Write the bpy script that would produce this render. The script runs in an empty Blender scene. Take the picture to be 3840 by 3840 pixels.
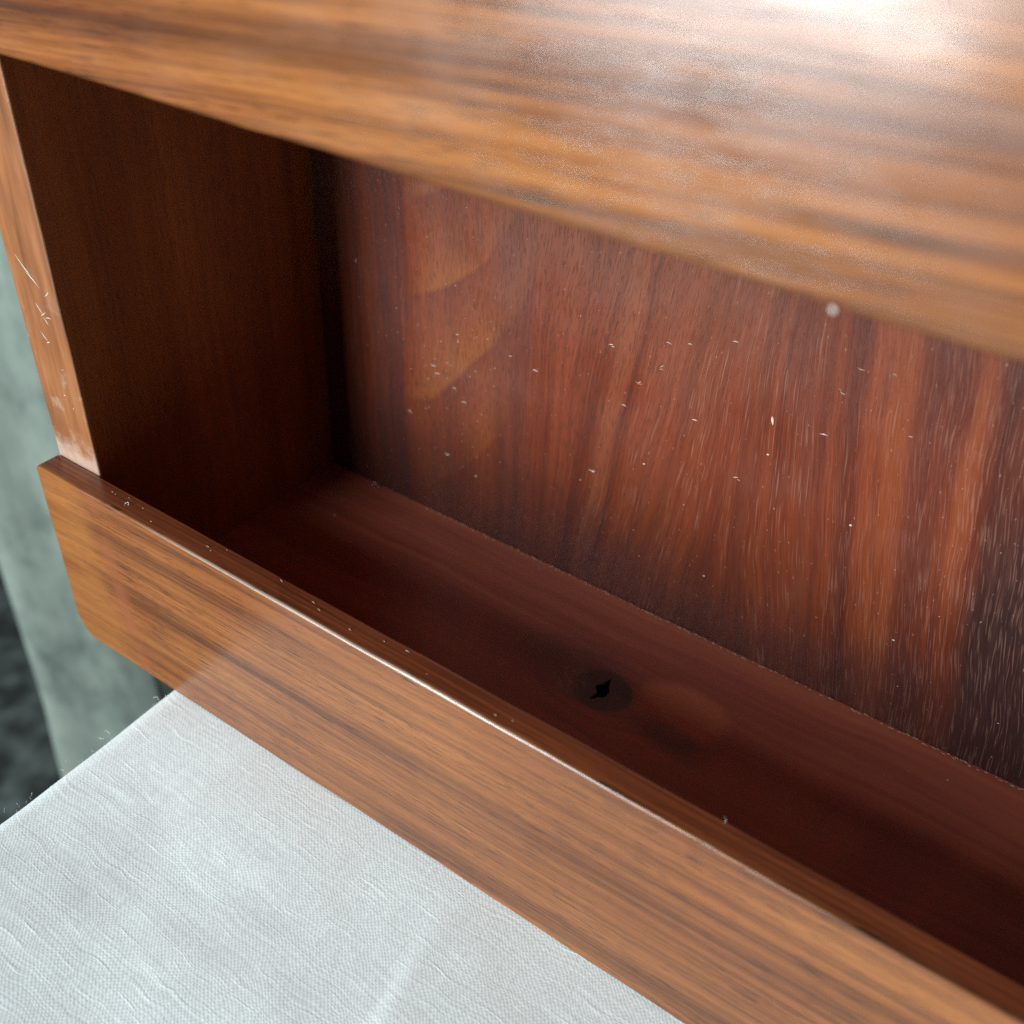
import bpy, bmesh, math, random
from mathutils import Vector, Matrix, noise as mnoise
random.seed(7)
R = math.radians
H = 0.055                      # height of the shelf's front lip in metres; shelf dimensions below are in lip heights
sc = bpy.context.scene
col = sc.collection

# ------------------------------------------------------------------ camera
cd = bpy.data.cameras.new('camera'); cam = bpy.data.objects.new('camera', cd); col.objects.link(cam)
rows = ((0.82341097, 0.56558659, 0.04589321), (0.37465638, -0.48113468, -0.79255411), (-0.42617716, 0.66979193, -0.6080722))
rt, up, bk = Vector(rows[0]), -Vector(rows[1]), -Vector(rows[2])
M = Matrix((rt, up, bk)).transposed().to_4x4()
M.translation = Vector((3.70976, -1.93538, 3.66716)) * H
cam.matrix_world = M
cd.sensor_width = 36; cd.lens = 18 / math.tan(R(52.831) / 2)
cd.clip_start = 0.005; cd.clip_end = 50
cd.dof.use_dof = True; cd.dof.focus_distance = 4.1 * H; cd.dof.aperture_fstop = 13.5
sc.camera = cam

# ------------------------------------------------------------------ room light
w = bpy.data.worlds.new('World'); sc.world = w; w.use_nodes = True
w.node_tree.nodes['Background'].inputs[0].default_value = (0.80, 0.93, 1.0, 1)
w.node_tree.nodes['Background'].inputs[1].default_value = 0.11

def area(name, loc, target, sx, sy, power, colr):
    ld = bpy.data.lights.new(name, 'AREA'); ld.shape = 'RECTANGLE'; ld.size = sx; ld.size_y = sy
    ld.energy = power; ld.color = colr
    o = bpy.data.objects.new(name, ld); col.objects.link(o); o.location = loc
    o.rotation_euler = (Vector(target) - Vector(loc)).to_track_quat('-Z', 'Y').to_euler()
    return o
area('window_light', (-0.45, -1.50, 0.53), (-0.45, 0.0, 0.53), 0.66, 1.40, 90, (0.90, 0.975, 1.0))

sc.view_settings.view_transform = 'Standard'; sc.view_settings.look = 'None'
sc.view_settings.exposure = 0.0; sc.view_settings.gamma = 1.0; sc.view_settings.use_curve_mapping = False
sc.render.engine = 'CYCLES'
sc.cycles.use_denoising = False; sc.cycles.max_bounces = 6; sc.cycles.diffuse_bounces = 4; sc.cycles.glossy_bounces = 3
sc.cycles.sample_clamp_indirect = 3.0; sc.cycles.caustics_reflective = False

# ------------------------------------------------------------------ node helpers
class S:
    def __init__(s, g, k): s.g, s.k = g, k
    def __add__(s, o): return s.g.m('ADD', s, o)
    __radd__ = __add__
    def __sub__(s, o): return s.g.m('SUBTRACT', s, o)
    def __rsub__(s, o): return s.g.m('SUBTRACT', o, s)
    def __mul__(s, o): return s.g.m('MULTIPLY', s, o)
    __rmul__ = __mul__
    def __truediv__(s, o): return s.g.m('DIVIDE', s, o)
    def __pow__(s, o): return s.g.m('POWER', s, o)
class G:
    def __init__(s, name):
        s.mat = bpy.data.materials.new(name); s.mat.use_nodes = True
        s.t = s.mat.node_tree; s.b = s.t.nodes['Principled BSDF']
    def node(s, ty): return s.t.nodes.new(ty)
    def put(s, sock, v):
        if isinstance(v, S): s.t.links.new(v.k, sock)
        elif isinstance(v, tuple) and len(v) == 3 and sock.type == 'RGBA': sock.default_value = (*v, 1)
        else: sock.default_value = v
    def m(s, op, a, b=None, c=None):
        n = s.node('ShaderNodeMath'); n.operation = op
        for i, v in enumerate((a, b, c)):
            if v is not None: s.put(n.inputs[i], v)
        return S(s, n.outputs[0])
    def coords(s):
        n = s.node('ShaderNodeTexCoord'); q = s.node('ShaderNodeSeparateXYZ'); s.t.links.new(n.outputs['Object'], q.inputs[0])
        return tuple(S(s, o) / H for o in q.outputs)
    def xyz(s, x, y, z=0.0):
        n = s.node('ShaderNodeCombineXYZ')
        for i, v in enumerate((x, y, z)): s.put(n.inputs[i], v)
        return S(s, n.outputs[0])
    def noise(s, x, y, z=0.0, detail=2.0, rough=0.5, dist=0.0):
        n = s.node('ShaderNodeTexNoise'); s.put(n.inputs['Vector'], s.xyz(x, y, z))
        n.inputs['Scale'].default_value = 1; n.inputs['Detail'].default_value = detail
        n.inputs['Roughness'].default_value = rough; n.inputs['Distortion'].default_value = dist
        return S(s, n.outputs[0])
    def ss(s, v, a, b, lo=0.0, hi=1.0, lin=False):
        n = s.node('ShaderNodeMapRange'); n.interpolation_type = 'LINEAR' if lin else 'SMOOTHSTEP'
        for i, q in enumerate((v, a, b, lo, hi)): s.put(n.inputs[i], q)
        return S(s, n.outputs[0])
    def mix(s, f, a, b, mode='MIX'):
        n = s.node('ShaderNodeMix'); n.data_type = 'RGBA'; n.blend_type = mode
        s.put(n.inputs[0], f); s.put(n.inputs[6], a); s.put(n.inputs[7], b)
        return S(s, n.outputs[2])
    def ramp(s, f, stops):
        n = s.node('ShaderNodeValToRGB'); s.put(n.inputs[0], f); e = n.color_ramp.elements
        while len(e) < len(stops): e.new(0.5)
        for q, (p, c) in zip(e, stops): q.position = p; q.color = (*c, 1)
        return S(s, n.outputs[0])
    def bump(s, hgt, strength, dist, nrm=None):
        n = s.node('ShaderNodeBump'); s.put(n.inputs['Height'], hgt)
        n.inputs['Strength'].default_value = strength; n.inputs['Distance'].default_value = dist
        if nrm is not None: s.t.links.new(nrm.k, n.inputs['Normal'])
        return S(s, n.outputs[0])
    def out(s, colr, rough, nrm=None, spec=0.5, **kw):
        s.put(s.b.inputs['Base Color'], colr); s.put(s.b.inputs['Roughness'], rough)
        s.put(s.b.inputs['Specular IOR Level'], spec)
        if nrm is not None: s.put(s.b.inputs['Normal'], nrm)
        for k, v in kw.items(): s.put(s.b.inputs[k.replace('_', ' ')], v)
        return s.mat

def teak(name, along, across, pal, slope=0.0, seed=0.0, vein=0.6, pore=0.6, rough=0.3, extra=None, bands=6.0, porelen=10.0, cont=1.0, bmp=0.40):
    """straight grained oiled teak; along / across name the local axes the grain runs along and across"""
    g = G(name); c = dict(zip('xyz', g.coords()))
    u, v = c[along], c[across]
    third = c[[k for k in 'xyz' if k not in (along, across)][0]]
    v = v - u * slope + (g.noise(u * 0.35, v * 1.2, seed, 2) - 0.5) * 0.09
    v2 = v + third * 0.31
    n1 = g.noise(u * 0.16, v2 * bands, seed + 3.1, 3, 0.55)
    n2 = g.noise(u * 0.30, v2 * bands * 5.0, seed + 7.7, 3, 0.65)
    n3 = g.noise(u * 2.0, v2 * 120.0, seed + 1.7, 2)
    f = (n1 * 0.66 + n2 * 0.80 + n3 * 0.40 - 0.93) * cont + 0.5
    base = g.ramp(f, pal)
    # dark growth-ring veins, broken along their length
    vn = g.noise(u * 0.16, v2 * bands * 2.6, seed + 11.3, 2)
    ln = g.ss(g.m('ABSOLUTE', vn - 0.5), 0.035, 0.0) * g.ss(g.noise(u * 1.1, v2 * 9.0, seed + 5.0, 2), 0.38, 0.66)
    base = g.mix(ln * vein, base, (0.075, 0.033, 0.019))
    # open pores: short dark dashes along the grain
    p1 = g.ss(g.noise(u * porelen, v2 * 165.0, seed + 2.0, 1), 0.57, 0.66) * g.ss(g.noise(u * 0.8, v2 * 12.0, seed + 9.0, 2), 0.38, 0.58)
    p2 = g.ss(g.noise(u * porelen * 1.8, v2 * 200.0, seed + 4.0, 1), 0.58, 0.70)
    pr = g.m('MAXIMUM', p1, p2 * 0.6)
    base = g.mix(pr * pore, base, (0.036, 0.016, 0.010))
    # broad patches of colour in the timber
    pt = g.noise(u * 0.8, v2 * 1.7, seed + 6.0, 2)
    base = g.mix(g.ss(pt, 0.35, 0.65), base, g.mix(1.0, base, (0.80, 0.74, 0.78), 'MULTIPLY'))
    wav = g.noise(u * 0.9, v2 * 2.6, seed, 2)
    nr = g.bump(wav * 2.4 - pr + n3 * 0.25, bmp, 0.00006)
    rg = g.ss(g.noise(u * 3.0, v2 * 6.0, seed + 20, 3), 0.3, 0.7, rough - 0.05, rough + 0.08)
    if extra: base, rg, nr = extra(g, c, base, rg, nr)
    return g.out(base, rg, nr)

WARM = [(0.12, (0.045, 0.016, 0.008)), (0.36, (0.130, 0.045, 0.015)), (0.60, (0.230, 0.083, 0.024)), (0.95, (0.330, 0.133, 0.040))]
RED = [(0.1, (0.050, 0.012, 0.004)), (0.40, (0.23, 0.062, 0.014)), (0.65, (0.35, 0.102, 0.020)), (1.0, (0.44, 0.145, 0.030))]

def lip_extra(g, c, base, rg, nr):
    x, y, z = c['x'], c['y'], c['z'] - 1.0
    # end 0.4 of the board is honey-coloured and finished smoother, with a red-brown stained stripe beside it
    xe = x + z * 0.10 + (g.noise(x * 2.0, z * 2.5, 3.0, 3) - 0.5) * 0.16
    base = g.mix(g.ss(xe, 0.36, 0.20) * 0.42, base, g.ramp(g.noise(x * 3, z * 10, 1.0, 3), [(0.3, (0.19, 0.065, 0.014)), (0.7, (0.31, 0.12, 0.025))]))
    st = g.ss(g.m('ABSOLUTE', xe - 0.36), 0.10, 0.0) * g.ss(g.noise(x * 5, z * 4, 8.0, 3), 0.3, 0.6)
    base = g.mix(st * 0.7, base, (0.20, 0.062, 0.026))
    # top edge of the board, darkened in colour largely for the shade on it
    base = g.mix(g.ss(y, 0.016, 0.024) * 0.94, base, g.ramp(g.noise(x * 1.2, y * 60.0, 4.0, 4), [(0.3, (0.075, 0.018, 0.009)), (0.7, (0.22, 0.056, 0.020))]))
    # window glint on the arris, painted pale along the top front corner
    glint = g.ss(z, -0.012, -0.007) * g.ss(y, 0.014, 0.009) * g.ss(g.noise(x * 4.0, 1.0, 6.0, 4, 0.6), 0.25, 0.50) * g.ss(x, 2.9, 2.1) * g.ss(x, 0.5, 1.3)
    base = g.mix(glint * 0.30, base, (0.60, 0.54, 0.48))
    return base, rg, nr
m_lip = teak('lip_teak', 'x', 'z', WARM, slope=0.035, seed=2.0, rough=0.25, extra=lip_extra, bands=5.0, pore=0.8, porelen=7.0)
m_upper = teak('upper_teak', 'x', 'z', WARM, slope=0.06, seed=31.0, rough=0.21, bands=6.0, vein=0.9, pore=0.75, porelen=5.0, bmp=0.16, cont=1.2)

def side_extra(g, c, base, rg, nr):
    x, y, z = c['x'], c['y'], c['z'] - 1.0
    f = g.ss(y, 0.135, 0.125)                                   # the narrow front edge of the panel
    fe = g.ramp(g.noise(x * 14.0, z * 1.6, 5.0, 4, 0.6), [(0.25, (0.11, 0.038, 0.014)), (0.55, (0.21, 0.078, 0.028)), (0.8, (0.29, 0.125, 0.05))])
    wn = g.ss(z + (g.noise(x * 9, z * 9, 2.0, 4, 0.7) - 0.5) * 0.35, 0.16, 0.0)
    wn2 = g.ss(g.noise(x * 6, z * 4, 12.0, 4, 0.7), 0.58, 0.70) * g.ss(z, 0.9, 0.6) * 0.45
    fe = g.mix(g.m('MAXIMUM', wn * 0.50, wn2 * 0.7), fe, (0.40, 0.31, 0.26))
    rg = rg + f * wn * 0.3
    return g.mix(f, base, fe), rg, nr
m_side = teak('side_teak', 'z', 'y', RED, slope=0.0, seed=14.0, rough=0.33, extra=side_extra, bands=3.0, vein=0.25, pore=0.4, cont=0.6)

# --- back panel: figured veneer, flame at the left, fanning straight grain in the middle, dark heartwood at the right
def back_material():
    g = G('back_panel_veneer'); x, y, z = g.coords(); z = z - 1.0
    wob = (g.noise(x * 1.3, z * 0.9, 1.0, 3) - 0.5)
    tilt = g.ss(x, 1.4, 2.0, -0.04, 0.10) + g.ss(x, 2.2, 3.0, 0.0, -0.27)
    v = x - tilt * (z - 0.3) + wob * 0.10
    u = z
    n1 = g.noise(u * 0.30, v * 5.0, 3.0, 3, 0.6)
    n2 = g.noise(u * 0.55, v * 22.0, 8.0, 3, 0.6)
    n3 = g.noise(u * 2.6, v * 100.0, 5.0, 2)
    f = n1 * 0.65 + n2 * 0.45 + n3 * 0.20 - 0.15
    base = g.ramp((f - 0.5) * 1.45 + 0.5, [(0.15, (0.062, 0.015, 0.010)), (0.42, (0.124, 0.027, 0.013)), (0.58, (0.165, 0.037, 0.016)), (0.85, (0.215, 0.056, 0.022))])
    def stripe(x0, wd, soft, amount, colr, zlo=None, zhi=None):
        nonlocal base
        q = g.ss(g.m('ABSOLUTE', v - x0 + (g.noise(u * 1.5, v * 2.0, x0 * 7, 3) - 0.5) * 0.10), wd + soft, wd)
        q = q * g.ss(g.noise(u * 1.4, v * 30.0, x0 * 3, 3), 0.25, 0.50)
        if zhi is not None: q = q * g.ss(z, zhi, zhi - 0.4)
        if zlo is not None: q = q * g.ss(z, zlo, zlo + 0.4)
        base = g.mix(q * amount, base, colr)
    # fine ring lines, dark and pale, running with the grain
    l1 = g.ss(g.m('ABSOLUTE', g.noise(u * 0.30, v * 24.0, 41.0, 3, 0.6) - 0.5), 0.022, 0.0) * g.ss(g.noise(u * 1.6, v * 9.0, 42.0, 2), 0.36, 0.60)
    l2 = g.ss(g.m('ABSOLUTE', g.noise(u * 0.30, v * 30.0, 47.0, 3, 0.6) - 0.5), 0.020, 0.0) * g.ss(g.noise(u * 1.6, v * 11.0, 48.0, 2), 0.42, 0.62)
    base = g.mix(l1 * 0.5, base, (0.052, 0.015, 0.011))
    base = g.mix(l2 * 0.25, base, (0.27, 0.092, 0.042))
    # flame figure
    wb = (g.noise(x * 1.7, z * 1.5, 6.0, 2, 0.4) - 0.5)
    P = z - 1.5 * (x - 0.94) * (x - 0.94) - (x - 0.94) * 0.42 + wb * 0.30 + (g.noise(x * 40, z * 3.0, 2.0, 2) - 0.5) * 0.018
    ph = g.m('FRACT', (P + 1.06) / 0.53)
    fl = g.ramp(ph, [(0.0, (0.31, 0.128, 0.050)), (0.16, (0.29, 0.112, 0.047)), (0.50, (0.235, 0.085, 0.047)), (0.88, (0.175, 0.064, 0.042)), (0.93, (0.150, 0.056, 0.042)), (1.0, (0.31, 0.128, 0.050))])
    fl = g.mix(g.ss(n2, 0.35, 0.65) * 0.45, fl, g.mix(1.0, fl, (0.66, 0.60, 0.60), 'MULTIPLY'))
    fm = g.ss(x + wob * 0.3, 0.76, 0.96) * g.ss(x + wob * 0.45 - z * 0.14, 1.52, 1.24)
    fm = fm * g.ss(g.noise(x * 2.0, z * 1.5, 31.0, 3), 0.22, 0.45)
    base = g.mix(fm * g.ss(z + wob, -0.45, 0.15, 0.20, 0.58), base, g.mix(1.0, fl, (0.84, 0.78, 0.74), 'MULTIPLY'))
    pale = g.ss(z + (g.noise(x * 2, z * 2, 9.0, 3) - 0.5) * 0.3, 0.45, 0.95) * g.ss(x, 1.1, 1.6) * g.ss(x, 3.3, 2.2)
    base = g.mix(pale * 0.28, base, (0.195, 0.085, 0.050))
    stripe(0.72, 0.06, 0.08, 0.504, (0.072, 0.033, 0.032))
    stripe(1.46, 0.05, 0.10, 0.360, (0.081, 0.035, 0.030))
    stripe(2.055, 0.000, 0.018, 0.446, (0.051, 0.020, 0.015))
    stripe(1.98, 0.02, 0.05, 0.180, (0.281, 0.109, 0.053))
    stripe(2.32, 0.10, 0.14, 0.252, (0.204, 0.056, 0.024))
    stripe(2.66, 0.006, 0.03, 0.324, (0.072, 0.022, 0.015))
    stripe(2.88, 0.01, 0.04, 0.324, (0.081, 0.025, 0.017))
    stripe(3.05, 0.010, 0.035, 0.432, (0.064, 0.020, 0.015))
    stripe(3.20, 0.025, 0.09, 0.360, (0.281, 0.072, 0.022))
    stripe(3.34, 0.055, 0.07, 0.396, (0.076, 0.024, 0.019))
    stripe(3.49, 0.016, 0.04, 0.432, (0.238, 0.066, 0.026), -0.1)
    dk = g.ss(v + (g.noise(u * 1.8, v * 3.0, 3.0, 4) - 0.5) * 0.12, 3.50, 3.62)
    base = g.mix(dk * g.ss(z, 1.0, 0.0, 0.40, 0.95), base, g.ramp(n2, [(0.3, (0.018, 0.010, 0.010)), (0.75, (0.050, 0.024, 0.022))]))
    stripe(3.93, 0.04, 0.04, 0.9, (0.30, 0.075, 0.035))
    # lip's shadow on the lower back, painted as darkening towards the bottom joint
    lipshade = g.ss(z + (g.noise(x * 1.7, z * 1.3, 15.0, 4) - 0.5) * 0.8, -0.05, -0.62)
    base = g.mix(lipshade * 0.55, base, (0.050, 0.020, 0.021))
    # pores: dark on the left, pale on the right
    pm = g.noise(u * 0.8, v * 9.0, 4.0, 2)
    pa = g.ss(g.noise(u * 15.0, v * 190.0, 2.0, 1), 0.56, 0.68)
    pb = g.ss(g.noise(u * 5.0, v * 165.0, 12.0, 1), 0.58, 0.68) * g.ss(pm, 0.36, 0.58)
    pd = g.ss(g.noise(u * 3.0, v * 120.0, 32.0, 2), 0.56, 0.70)
    base = g.mix(pa * g.ss(x, 2.8, 1.8) * 0.60, base, (0.055, 0.024, 0.019))
    base = g.mix(pd * 0.35, base, (0.075, 0.026, 0.020))
    lite = pb * g.ss(x + (pm - 0.5) * 1.4, 1.4, 2.6) * 0.8
    pl = g.ss(g.noise(u * 6.5, (v + u * 0.05) * 180.0, 52.0, 1), 0.57, 0.67)
    lite = g.m('MAXIMUM', lite, pl * 0.70 * g.ss(x, 2.7, 3.6))
    base = g.mix(lite * 0.28, base, (0.46, 0.25, 0.19))
    pc = g.ss(g.noise(u * 40.0, v * 90.0, 22.0, 1), 0.72, 0.78)
    base = g.mix(pc * 0.30, base, (0.45, 0.33, 0.28))
    nr = g.bump(n1 * 2.0 - g.m('MAXIMUM', pa, pb) + n3 * 0.3, 0.5, 0.00008)
    rg = g.ss(g.noise(x * 3, z * 3, 17.0, 4), 0.3, 0.7, 0.26, 0.38)
    base = g.mix(1.0, base, (0.80, 0.74, 0.72), 'MULTIPLY')
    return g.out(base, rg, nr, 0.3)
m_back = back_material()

def floor_material():
    g = G('bottom_board_teak'); x, y, z = g.coords()
    kx, ky = 2.394, 0.962
    dx, dy = x - kx, y - ky
    e = g.m('SQRT', dx * dx / 0.10 + dy * dy / 0.030 + 0.001)            # elliptical distance from the knot
    v = y + g.m('DIVIDE', dy, e + 0.6) * -0.22 + (g.noise(x * 0.7, y * 1.5, 3.0, 3) - 0.5) * 0.25
    n1 = g.noise(x * 0.25, v * 6.0, 5.0, 3, 0.55); n2 = g.noise(x * 0.7, v * 26.0, 6.0, 3); n3 = g.noise(x * 2.5, v * 110.0, 2.0, 2)
    base = g.ramp(n1 * 0.7 + n2 * 0.35 + n3 * 0.15 - 0.1, [(0.25, (0.17, 0.038, 0.025)), (0.5, (0.30, 0.074, 0.044)), (0.75, (0.42, 0.122, 0.064))])
    rings = g.ss(g.m('SINE', e * 17.0 + n1 * 5.0), 0.1, 0.9) * g.ss(e, 2.2, 0.5)
    base = g.mix(rings * 0.35, base, (0.085, 0.026, 0.018))
    # pale swirl on the right of the knot
    sx, sy = x - 2.72, y - 1.06
    sw = g.m('SQRT', sx * sx / 0.055 + sy * sy / 0.028 + 0.0001)
    base = g.mix(g.ss(sw + (g.noise(x * 3, y * 3, 1.0, 3) - 0.5) * 0.5, 1.1, 0.7) * 0.8, base, (0.46, 0.140, 0.068))
    # purple-black halo, grey-black knot
    hx, hy = x - 2.22, y - 1.0
    ha = g.m('SQRT', hx * hx / 0.13 + hy * hy / 0.035 + 0.0001) + (g.noise(x * 4, y * 6, 2.0, 3) - 0.5) * 0.6
    base = g.mix(g.ss(ha, 1.3, 0.4) * 0.60, base, (0.105, 0.040, 0.044))
    kr = g.m('SQRT', dx * dx / 0.0215 + dy * dy / 0.0165 + 0.0001) + (g.noise(x * 9, y * 9, 2.0, 3) - 0.5) * 0.16
    base = g.mix(g.ss(kr, 1.0, 0.86) * 0.85, base, g.ramp(g.noise(x * 20, y * 20, 3.0, 3), [(0.3, (0.022, 0.014, 0.014)), (0.7, (0.045, 0.030, 0.027))]))
    tl = g.ss(g.m('ABSOLUTE', dy + dx * 0.12 + 0.02), 0.11, 0.02) * g.ss(dx, 0.15, 0.30) * g.ss(dx, 0.62, 0.42)
    base = g.mix(tl * 0.7, base, (0.036, 0.015, 0.010))
    # dusty bloom on the left of the knot
    du = g.ss(g.m('SQRT', (x - 2.24) * (x - 2.24) / 0.012 + (y - 0.93) * (y - 0.93) / 0.016 + 0.0001), 1.1, 0.3)
    base = g.mix(du * g.ss(g.noise(x * 34, y * 34, 1.0, 3, 0.6), 0.42, 0.64) * 0.6, base, (0.32, 0.20, 0.18))
    nr = g.bump(n1 * 3.0 + n2 + n3 * 0.4, 0.3, 0.00005)
    return g.out(base, g.ss(g.noise(x * 3, y * 4, 8.0, 3), 0.3, 0.7, 0.17, 0.28), nr)
m_floor = floor_material()

def plain(name, colr, rough):
    g = G(name); return g.out(colr, rough)
m_hole = plain('knot_hole_dark', (0.006, 0.004, 0.004), 0.9)

# ------------------------------------------------------------------ mesh helpers
def link(name, bm, mat, parent=None, smooth=None):
    me = bpy.data.meshes.new(name); bm.normal_update(); bm.to_mesh(me); bm.free()
    if mat: me.materials.append(mat)
    o = bpy.data.objects.new(name, me); col.objects.link(o)
    if parent: o.parent = parent
    if smooth: me.polygons.foreach_set('use_smooth', [True] * len(me.polygons))
    return o
def tag(o, label=None, cat=None, kind=None, group=None):
    for k, v in (('label', label), ('category', cat), ('kind', kind), ('group', group)):
        if v: o[k] = v
    return o

def board(name, outline, axis, a, b, mat, parent, bev=0.012, jit=0.0, step=0.12):
    """extrude a 2-D outline (lip heights) from a to b along an axis, round the long edges, wear them a little"""
    pts = []
    n = len(outline)
    for i in range(n):
        p, q = Vector(outline[i]), Vector(outline[(i + 1) % n])
        k = max(1, int((q - p).length / step))
        for j in range(k): pts.append(p.lerp(q, j / k))
    def at(p, d):
        return {'x': (d, p.x, p.y), 'y': (p.x, d, p.y), 'z': (p.x, p.y, d)}[axis]
    bm = bmesh.new()
    A = [bm.verts.new(at(p, a)) for p in pts]; B = [bm.verts.new(at(p, b)) for p in pts]
    fa = bm.faces.new(A); fb = bm.faces.new(list(reversed(B)))
    for i in range(len(pts)):
        j = (i + 1) % len(pts); bm.faces.new((A[j], A[i], B[i], B[j]))
    bmesh.ops.recalc_face_normals(bm, faces=bm.faces)
    ed = [e for e in bm.edges if e.is_boundary or (len(e.link_faces) == 2 and e.calc_face_angle(0) > 0.5)]
    bmesh.ops.bevel(bm, geom=ed, offset=bev, segments=3, profile=0.5, affect='EDGES', clamp_overlap=True)
    for v in bm.verts:
        if jit:
            d = mnoise.noise_vector(Vector(v.co) * 3.1) * jit + mnoise.noise_vector(Vector(v.co) * 17.0) * jit * 0.45
            d['xyz'.index(axis)] = 0.0                     # keep the broad faces flat
            v.co += d
        v.co *= H
    big = (b - a)
    o = link(name, bm, mat, parent)
    for p in o.data.polygons: p.use_smooth = len(p.vertices) <= 4 and p.area < (0.14 * H) * (bev * H) * 1.2
    return o

# ------------------------------------------------------------------ the shelf
XR = 8.6
shelf = bpy.data.objects.new('wall_shelf', None); col.objects.link(shelf)
tag(shelf, 'open reddish-brown teak shelf with a low front lip standing on the linen-covered table', 'shelf')

# front lip: its lower left corner is knocked off
lipo = [(0.0, 0.985), (0.012, 1.0), (XR, 1.0), (XR, 0.0), (0.075, 0.0), (0.045, 0.022), (0.012, 0.075), (0.0, 0.12)]
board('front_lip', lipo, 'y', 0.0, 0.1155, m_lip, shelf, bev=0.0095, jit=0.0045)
# upper front panel, starts 1.767 above the lip
board('upper_front_panel', [(0.0, 2.767), (XR, 2.767), (XR, 5.6), (0.0, 5.6)], 'y', 0.0, 0.1155, m_upper, shelf, bev=0.020, jit=0.003)
TH = 0.118
board('side_panel', [(TH, 0.0), (1.66, 0.0), (1.66, 5.6), (TH, 5.6)], 'x', 0.005, 0.280, m_side, shelf, bev=0.008, jit=0.002)
board('side_panel', [(TH, 0.0), (1.66, 0.0), (1.66, 5.6), (TH, 5.6)], 'x', XR - 0.280, XR - 0.005, m_side, shelf, bev=0.008)
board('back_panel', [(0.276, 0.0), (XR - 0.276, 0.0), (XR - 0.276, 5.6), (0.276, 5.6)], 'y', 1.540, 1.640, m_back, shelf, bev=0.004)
board('upper_board', [(0.283, TH + 0.003), (XR - 0.283, TH + 0.003), (XR - 0.283, 1.537), (0.283, 1.537)], 'z', 2.95, 3.23, m_floor, shelf, bev=0.008)  # unseen compartment ceiling, added for its effect on the light inside

# bottom board with the split knot hole in it
def bottom_board():
    bm = bmesh.new()
    x0, x1, y0, y1, zt, zb = 0.283, XR - 0.283, TH + 0.003, 1.537, 0.293, 0.010
    outer = [bm.verts.new(p) for p in ((x0, y0, zt), (x1, y0, zt), (x1, y1, zt), (x0, y1, zt))]
    hole2 = [(-0.075, -0.058), (-0.05, -0.060), (-0.030, -0.045), (-0.012, -0.050), (0.012, -0.038), (0.030, -0.012), (0.034, 0.020),
             (0.048, 0.062), (0.060, 0.085), (0.030, 0.062), (0.004, 0.040), (-0.022, 0.036), (-0.034, 0.012), (-0.028, -0.016), (-0.046, -0.034)]
    inner = [bm.verts.new((2.394 + (a * 0.80 - b * 0.60) * 0.95, 0.962 + (a * 0.60 + b * 0.80) * 0.85, zt)) for a, b in hole2]
    eo = [bm.edges.new((outer[i], outer[(i + 1) % 4])) for i in range(4)]
    ei = [bm.edges.new((inner[i], inner[(i + 1) % len(inner)])) for i in range(len(inner))]
    bmesh.ops.triangle_fill(bm, edges=eo + ei, use_beauty=True)
    lo = [bm.verts.new((v.co.x, v.co.y, zb)) for v in outer]
    for i in range(4): bm.faces.new((outer[(i + 1) % 4], outer[i], lo[i], lo[(i + 1) % 4]))
    bm.faces.new(lo)
    li = [bm.verts.new((2.394 + (v.co.x - 2.394) * 0.7, 0.962 + (v.co.y - 0.962) * 0.7, zt - 0.07)) for v in inner]
    k = len(inner)
    hf = [bm.faces.new((inner[i], inner[(i + 1) % k], li[(i + 1) % k], li[i])) for i in range(k)] + [bm.faces.new(li)]
    for f in hf: f.material_index = 1
    bmesh.ops.recalc_face_normals(bm, faces=bm.faces)
    for v in bm.verts: v.co *= H
    o = link('bottom_board', bm, m_floor, shelf); o.data.materials.append(m_hole); return o
bottom_board()

# ------------------------------------------------------------------ linen tablecloth over a table
def linen_material():
    g = G('white_linen'); x, y, z = g.coords()
    wx = x + (g.noise(x * 6.0, y * 6.0, z * 6.0, 3) - 0.5) * 0.06
    wy = y + z + (g.noise(x * 6.0, y * 6.0, z * 6.0 + 9.0, 3) - 0.5) * 0.06
    k = 2 * math.pi / 0.0185
    a = g.m('SINE', wx * k); b = g.m('SINE', wy * k)
    wv = a * b                                                # plain weave checker
    yx = g.noise(wx * 1.5, wy * 75.0, z, 3, 0.6); yy = g.noise(wx * 75.0, wy * 1.5, z, 3, 0.6)   # uneven yarns
    slub = g.ss(g.noise(wx * 5.0, wy * 60.0, 4.0, 2), 0.58, 0.76)
    fz = g.noise(x * 45.0, y * 45.0, z * 45.0, 2)
    h = wv * 0.22 + (yx + yy - 1.0) * 1.2 + slub * 0.5 + fz * 0.5
    f = g.ss(wv * 0.06 + (yx + yy) * 0.5 + slub * 0.18 + (fz - 0.5) * 0.7, 0.10, 0.90, lin=True)
    c = g.mix(f, (0.61, 0.685, 0.695), (0.87, 0.955, 0.965))
    mot = g.noise(x * 2.2, y * 2.2, z, 3)
    c = g.mix(g.ss(mot, 0.35, 0.7) * 0.22, c, (0.62, 0.62, 0.59))
    nr = g.bump(h, 0.6, 0.00010)
    return g.out(c, 0.95, nr, 0.1)
m_linen = linen_material()

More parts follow.
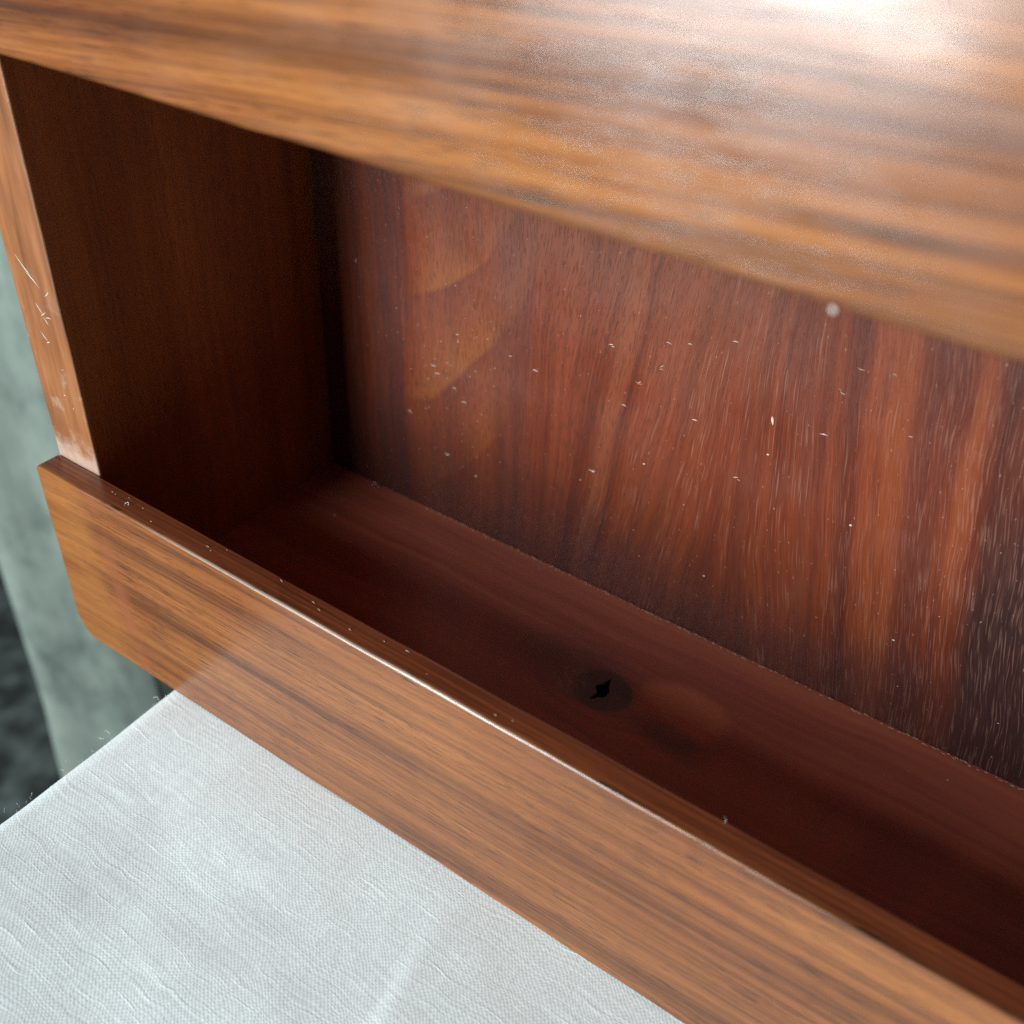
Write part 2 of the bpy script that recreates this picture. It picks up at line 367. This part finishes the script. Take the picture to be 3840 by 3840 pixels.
def cloth():
    EX = 0.590; RAD = 0.14; XE, Y0, Y1 = 9.6, -7.0, 3.2
    secs = []                                                 # (x, z) down the left overhang, round the edge, along the top
    for i in range(14): secs.append((EX, -3.0 + (3.0 - RAD) * i / 13))
    for i in range(1, 9): a = math.pi / 2 * i / 9; secs.append((EX + RAD - RAD * math.cos(a), -RAD + RAD * math.sin(a)))
    xx = EX + RAD
    while xx < XE:
        secs.append((xx, 0.0)); xx += 0.016 if xx < 4.2 else 0.25
    ys = []; yy = Y0
    while yy < Y1:
        ys.append(yy); yy += 0.016 if -2.6 < yy < 0.15 else 0.25
    def nz(x, y):
        d = mnoise.noise(Vector((x * 1.3, y * 1.3, 0.3))) * 0.013 + mnoise.noise(Vector((x * 3.2, y * 3.2, 5.3))) * 0.0040
        d += mnoise.noise(Vector((x * 6.0, y * 9.0, 2.3))) * 0.0015
        # pressed fold line and two short creases
        q = (x - 2.36) + 0.14 * (y + 0.3) + mnoise.noise(Vector((y * 2, 1, 1))) * 0.02
        d += (0.5 - 0.5 * math.tanh(-q / 0.03)) * 0.010 - 0.005 - math.exp(-(q / 0.035) ** 2) * 0.004
        for cx, cy, ang, ln, am in ((0.93, -0.50, 0.10, 0.10, 0.0033000000000000004), (1.06, -0.44, 0.05, 0.07, 0.0027500000000000003), (1.62, -0.95, 0.1, 0.05, 0.0033000000000000004), (1.25, -0.82, 0.05, 0.14, 0.0016500000000000002), (1.5, -0.6, 0.0, 0.1, 0.0016500000000000002), (1.0, -1.1, 0.0, 0.12, 0.0022)):
            dx, dy = x - cx, y - cy; s, t = dx * math.cos(ang) + dy * math.sin(ang), -dx * math.sin(ang) + dy * math.cos(ang)
            d += 0.45 * am * math.exp(-(s / ln) ** 2) * math.exp(-(t / 0.022) ** 2) - am * 0.3 * math.exp(-(s / ln) ** 2) * math.exp(-((t + 0.04) / 0.022) ** 2)
        return d
    vs = []; fs = []
    for i, (x, z) in enumerate(secs):
        for y in ys:
            top = max(0.0, min(1.0, (x - EX) / RAD))
            d = nz(x, y) - 0.012
            if y > -0.7: q = max(0.0, min(1.0, -y / 0.7)); q = q * q * (3 - 2 * q); d = d * q - 0.004 * (1 - q)
            dx = mnoise.noise(Vector((y * 0.9, z * 0.7, 8.0))) * 0.035 + mnoise.noise(Vector((y * 3, z * 2, 4.0))) * 0.010 if top < 1 else 0.0
            if z < -RAD: dx -= 0.10 * (-z / 3.0) * (1 + math.sin(y * 1.7))
            vs.append(((x + dx * (1 - top)) * H, y * H, (z + d * top) * H))
    n = len(ys)
    for i in range(len(secs) - 1):
        for j in range(n - 1):
            fs.append((i * n + j, (i + 1) * n + j, (i + 1) * n + j + 1, i * n + j + 1))
    me = bpy.data.meshes.new('tablecloth'); me.from_pydata(vs, [], fs); me.materials.append(m_linen)
    me.polygons.foreach_set('use_smooth', [True] * len(fs))
    o = bpy.data.objects.new('tablecloth', me); col.objects.link(o)
    return tag(o, 'white coarse-woven linen cloth spread over the table under the teak shelf', 'tablecloth')
tablecloth = cloth()

# ------------------------------------------------------------------ background: curtain, near-black backdrop wall, floor
def velvet_material():
    g = G('grey_green_velvet'); x, y, z = g.coords()
    b = g.noise(x * 0.9 + y * 0.9, y * 0.9, z * 0.55, 4, 0.6)
    f = g.noise(x * 6, y * 6, z * 4, 3)
    c = g.ramp(b * 0.8 + f * 0.2, [(0.32, (0.060, 0.078, 0.067)), (0.50, (0.140, 0.170, 0.148)), (0.70, (0.20, 0.235, 0.205))])
    return g.out(c, 0.85, g.bump(b, 0.5, 0.004), 0.15, Sheen_Weight=0.5, Sheen_Roughness=0.4)
m_velvet = velvet_material()
ZF = -12.6
def curtain():
    nx, nz_ = 90, 60; vs = []; fs = []
    for j in range(nz_ + 1):
        z = ZF + 0.05 + (17.0 - ZF) * j / nz_
        for i in range(nx + 1):
            t = i / nx; x = -7.72 + t * 2.60
            # one big fold bulging forward between x=-7.6 and x=-4.8, a deep valley left of it
            y = 4.3
            s = (x + 6.3) / 1.42
            y -= 1.6 * math.sqrt(max(0.0, 1 - s * s)) if abs(s) < 1 else 0.0
            y += 0.10 * math.sin(x * 3.1 + z * 0.12) + 0.07 * math.sin(x * 7.3 + 0.6 * math.sin(z * 0.3)) + 0.20 * mnoise.noise(Vector((x * 0.8, z * 0.30, 2.0)))
            k = max(0.0, (ZF + 2.2 - z) / 2.2)
            y -= 1.3 * k * k
            vs.append(((x + 0.10 * mnoise.noise(Vector((z * 0.3, x, 5.0)))) * H, y * H, z * H))
    for j in range(nz_):
        for i in range(nx):
            a = j * (nx + 1) + i; fs.append((a, a + 1, a + nx + 2, a + nx + 1))
    me = bpy.data.meshes.new('curtain'); me.from_pydata(vs, [], fs); me.materials.append(m_velvet)
    me.polygons.foreach_set('use_smooth', [True] * len(fs))
    o = bpy.data.objects.new('curtain', me); col.objects.link(o)
    sd = o.modifiers.new('thick', 'SOLIDIFY'); sd.thickness = 0.003; sd.offset = 1
    return tag(o, 'grey-green velvet curtain hanging in folds behind the left end of the shelf', 'curtain')
curtain()

def slab(name, lo, hi, mat, kind='structure'):
    bm = bmesh.new(); bmesh.ops.create_cube(bm, size=1)
    for v in bm.verts: v.co = Vector([(l + h) / 2 + (h - l) * c for l, h, c in zip(lo, hi, v.co)]) * H
    return tag(link(name, bm, mat), kind=kind)
gw = G('unlit_wall'); n_ = gw.noise(*gw.coords(), 3); m_wall = gw.out(gw.ramp(n_, [(0.3, (0.008, 0.011, 0.012)), (0.7, (0.016, 0.020, 0.021))]), 0.9)  # near-black colour stands in for the unlit room behind the curtain
gf = G('dark_carpet'); n_ = gf.noise(*[q * 1.5 for q in gf.coords()], 4); m_car = gf.out(gf.ramp(n_, [(0.40, (0.010, 0.014, 0.013)), (0.70, (0.085, 0.11, 0.098))]), 0.95)
slab('wall', (-40, 10.0, ZF), (30, 10.6, 34), m_wall)
slab('floor', (-40, -40, ZF - 0.5), (30, 10.6, ZF), m_car)

# ------------------------------------------------------------------ dust, lint and loose threads
def dusty(name, c, rough=0.9):
    g = G(name); x, y, z = g.coords()
    return g.out(g.ramp(g.noise(x * 30, y * 30, z * 30, 2), [(0.3, tuple(q * 0.7 for q in c)), (0.7, c)]), rough)
m_dust = dusty('pale_dust', (0.50, 0.43, 0.36)); m_crumb = dusty('brown_dust', (0.36, 0.26, 0.20)); m_lint = dusty('white_lint', (0.66, 0.64, 0.58))
def chip(bm, P, du, dv, n, ln, wd, th, bend=0.0):
    """a tiny irregular flake lying on a surface: P centre, du / dv in-plane axes, n normal"""
    k = 5; lo = []; hi = []
    prof = [(-1.0, 0.15), (-0.45, 0.8), (0.1, 1.0), (0.6, 0.65), (1.0, 0.1)]
    for (a, b) in prof:
        c = P + du * (a * ln / 2) + dv * (bend * ln * (a * a - 0.3)); q = wd / 2 * b * random.uniform(0.7, 1.2)
        lo.append((bm.verts.new((c - dv * q) * H), bm.verts.new((c + dv * q) * H)))
        hi.append(bm.verts.new((c + n * th * (0.4 + 0.6 * b)) * H))
    for i in range(k - 1):
        bm.faces.new((lo[i][0], lo[i + 1][0], hi[i + 1], hi[i])); bm.faces.new((hi[i], hi[i + 1], lo[i + 1][1], lo[i][1]))
def thread(bm, pts, r):
    """thin round thread through points"""
    rings = []
    for i, p in enumerate(pts):
        d = (pts[min(i + 1, len(pts) - 1)] - pts[max(i - 1, 0)]).normalized(); a = d.orthogonal().normalized(); b = d.cross(a)
        rings.append([bm.verts.new((p + (a * math.cos(t) + b * math.sin(t)) * r) * H) for t in (0, 2.094, 4.189)])
    for A, B in zip(rings, rings[1:]):
        for i in range(3): bm.faces.new((A[i], A[(i + 1) % 3], B[(i + 1) % 3], B[i]))

bm = bmesh.new(); YB = 1.5395; nb = Vector((0, -1, 0))
marks = [(1.955, 0.604), (2.093, 0.479), (2.204, 0.706), (2.293, 0.732), (2.478, 0.806), (2.965, 0.859), (3.087, 0.879), (2.923, 0.743), (2.186, 0.579),
         (2.897, 0.549), (3.202, 0.664), (2.607, 0.204), (2.369, 0.405), (1.14, 0.387), (0.998, 0.173), (1.023, 0.138), (1.129, 0.095), (1.194, 0.037),
         (1.443, 0.38), (1.583, 0.355), (2.039, 0.349), (1.921, -0.048), (1.092, -0.311), (1.271, -0.366), (0.852, -0.15), (0.528, 0.574)]
for x, z in marks:
    a = random.uniform(-0.35, 0.25)
    du = Vector((math.cos(a), 0, math.sin(a))); chip(bm, Vector((x, YB, z + 1)), du, Vector((-du.z, 0, du.x)), nb, random.uniform(0.014, 0.038), random.uniform(0.0025, 0.0055), 0.003, random.uniform(-0.25, 0.25))
    if random.random() < 0.45:
        a += random.uniform(0.4, 0.9); du = Vector((math.cos(a), 0, math.sin(a)))
        chip(bm, Vector((x + random.uniform(-0.015, 0.015), YB, z + 1 + random.uniform(0.0, 0.015))), du, Vector((-du.z, 0, du.x)), nb, random.uniform(0.012, 0.026), 0.004, 0.003)
for i in range(130):
    x = random.uniform(0.45, 4.3); z = random.uniform(-0.68, 1.05)
    if random.random() < 0.4: x, z = random.gauss(1.1, 0.16), random.gauss(0.15, 0.22)
    a = random.uniform(0, 6.28); du = Vector((math.cos(a), 0, math.sin(a)))
    chip(bm, Vector((x, YB, max(z, -0.69) + 1)), du, Vector((-du.z, 0, du.x)), nb, random.uniform(0.003, 0.011), random.uniform(0.002, 0.004), 0.002)
for x, z in ((2.703, 0.373), (3.093, 0.199), (1.928, -0.05), (2.546, -0.358), (3.392, -0.258), (2.173, 0.098)):
    chip(bm, Vector((x, YB, z + 1)), Vector((1, 0, 0.1)), Vector((-0.1, 0, 1)), nb, 0.012, 0.010, 0.004)
chip(bm, Vector((2.689, YB, 1.5286)), Vector((-0.3, 0, 1)).normalized(), Vector((1, 0, 0.3)).normalized(), nb, 0.040, 0.011, 0.002)
o = link('dust', bm, m_dust); tag(o, 'pale flecks of dust and lint scattered over the back panel of the shelf', 'dust', 'stuff')

bm = bmesh.new(); x = 0.95; up_ = Vector((0, 0, 1))
while x < 5.0:
    dens = mnoise.noise(Vector((x * 3.0, 0.5, 0.2))) * 0.5 + 0.5
    x += random.uniform(0.006, 0.030) * (2.6 - dens * 2.0)
    a = random.uniform(-0.3, 0.3); du = Vector((math.cos(a), math.sin(a), 0))
    chip(bm, Vector((x, 1.531 + random.uniform(-0.010, 0.003), 0.2935)), du, Vector((-du.y, du.x, 0)), up_, random.uniform(0.006, 0.024), random.uniform(0.002, 0.005), random.uniform(0.002, 0.005))
for i in range(70):
    x, y = random.uniform(0.5, 4.2), random.uniform(0.2, 1.5); a = random.uniform(0, 6.28); du = Vector((math.cos(a), math.sin(a), 0))
    chip(bm, Vector((x, y, 0.2935)), du, Vector((-du.y, du.x, 0)), up_, random.uniform(0.004, 0.014), 0.004, 0.003)
for x, y, ln in ((0.72, 0.80, 0.03), (0.80, 0.86, 0.016), (0.62, 1.18, 0.02)):
    chip(bm, Vector((x, y, 0.2935)), Vector((0.8, 0.6, 0)), Vector((-0.6, 0.8, 0)), up_, ln, 0.009, 0.008)
for i in range(18):                                               # along the top of the lip
    x = random.uniform(0.1, 2.6); du = Vector((1, random.uniform(-0.3, 0.3), 0)).normalized()
    chip(bm, Vector((x, random.uniform(0.03, 0.10), 1.0005)), du, Vector((-du.y, du.x, 0)), up_, random.uniform(0.005, 0.020), 0.003, 0.002)
o = link('dust', bm, m_crumb); tag(o, 'fine crumbs of dust along the joint at the foot of the back panel', 'dust', 'stuff')

# dust side panel scratches: short pale scores across the narrow front edge
bm = bmesh.new(); YS = TH - 0.001; nf = Vector((0, -1, 0))
for x, z, a, ln in ((0.105, 0.92, -0.75, 0.10), (0.125, 0.895, -0.70, 0.08), (0.15, 0.87, -0.6, 0.09), (0.22, 0.83, 0.7, 0.05), (0.145, 0.745, -0.9, 0.06), (0.165, 0.73, 0.6, 0.05),
                    (0.17, 0.70, -0.9, 0.04), (0.19, 0.72, 0.2, 0.04), (0.13, 0.62, -0.8, 0.05), (0.15, 0.60, 0.5, 0.03), (0.20, 0.49, 0, 0.012), (0.17, 0.36, 0.2, 0.012), (0.21, 0.31, 0.9, 0.012)):
    du = Vector((math.cos(a), 0, math.sin(a))); chip(bm, Vector((x, YS, z + 1)), du, Vector((-du.z, 0, du.x)), nf, ln, 0.0028, 0.0012, random.uniform(-0.08, 0.08))
o = link('scratch_marks', bm, m_lint, [c for c in shelf.children if c.name == 'side_panel'][0]); tag(o, 'pale scratches across the front edge of the side panel', kind='stuff')

# white fleck stuck to the lower edge of the upper panel
bm = bmesh.new(); bmesh.ops.create_icosphere(bm, subdivisions=2, radius=0.0062)
for v in bm.verts:
    v.co *= 1 + 0.8 * mnoise.noise(v.co * 140); v.co.x *= 1.15; v.co.y *= 0.7; v.co = (v.co + Vector((3.21, -0.005, 2.768))) * H
o = link('lint_fleck', bm, m_lint, smooth=True); tag(o, 'single white fleck clinging to the lower edge of the upper panel', 'fleck')

def curl(name, label, base, r, n, plane, rad):
    bm = bmesh.new(); pts = []
    for i in range(n):
        t = i / (n - 1) * 4.2; q = r * (1 - 0.10 * t)
        pts.append(base + plane[0] * (q * math.cos(t)) + plane[1] * (q * math.sin(t)) + Vector((0, 0, 0.004 * math.sin(t * 1.3) + 0.004)))
    thread(bm, pts, rad); o = link(name, bm, m_lint, smooth=True); return tag(o, label, 'fibre')
curl('fibre', 'tiny curled pale fibre in the back left corner of the bottom board', Vector((0.62, 1.50, 0.296)), 0.020, 12, (Vector((1, 0, 0)), Vector((0, 0.5, 0.86))), 0.0020)
curl('fibre', 'thin pale hair curling up from the inner edge of the lip at the right', Vector((3.24, 0.108, 1.002)), 0.018, 14, (Vector((0.3, 0, 0.95)), Vector((0.95, 0, -0.3))), 0.0008)
curl('fibre', 'short curled fibre on top of the lip near its left end', Vector((0.54, 0.05, 1.001)), 0.012, 10, (Vector((1, 0, 0)), Vector((0, 1, 0))), 0.0018)

# loose threads and fuzz on the edge of the tablecloth
bm = bmesh.new()
for i in range(26):
    y = random.uniform(-1.1, -0.02); p = Vector((0.62 + random.uniform(-0.03, 0.06), y, -0.035 + random.uniform(-0.02, 0.012)))
    d = Vector((-1, random.uniform(-0.6, 0.6), random.uniform(0.1, 1.0))).normalized(); L = random.uniform(0.010, 0.028) * (3.0 if random.random() < 0.08 else 1)
    pts = [p]; cv = Vector((random.uniform(-1, 1), random.uniform(-1, 1), random.uniform(-1, 1))) * 0.6
    for j in range(6): d = (d + cv * 0.35).normalized(); p = p + d * L / 6; pts.append(p)
    thread(bm, pts, 0.0006)
o = link('loose_threads', bm, m_linen, tablecloth); tag(o, kind='stuff')
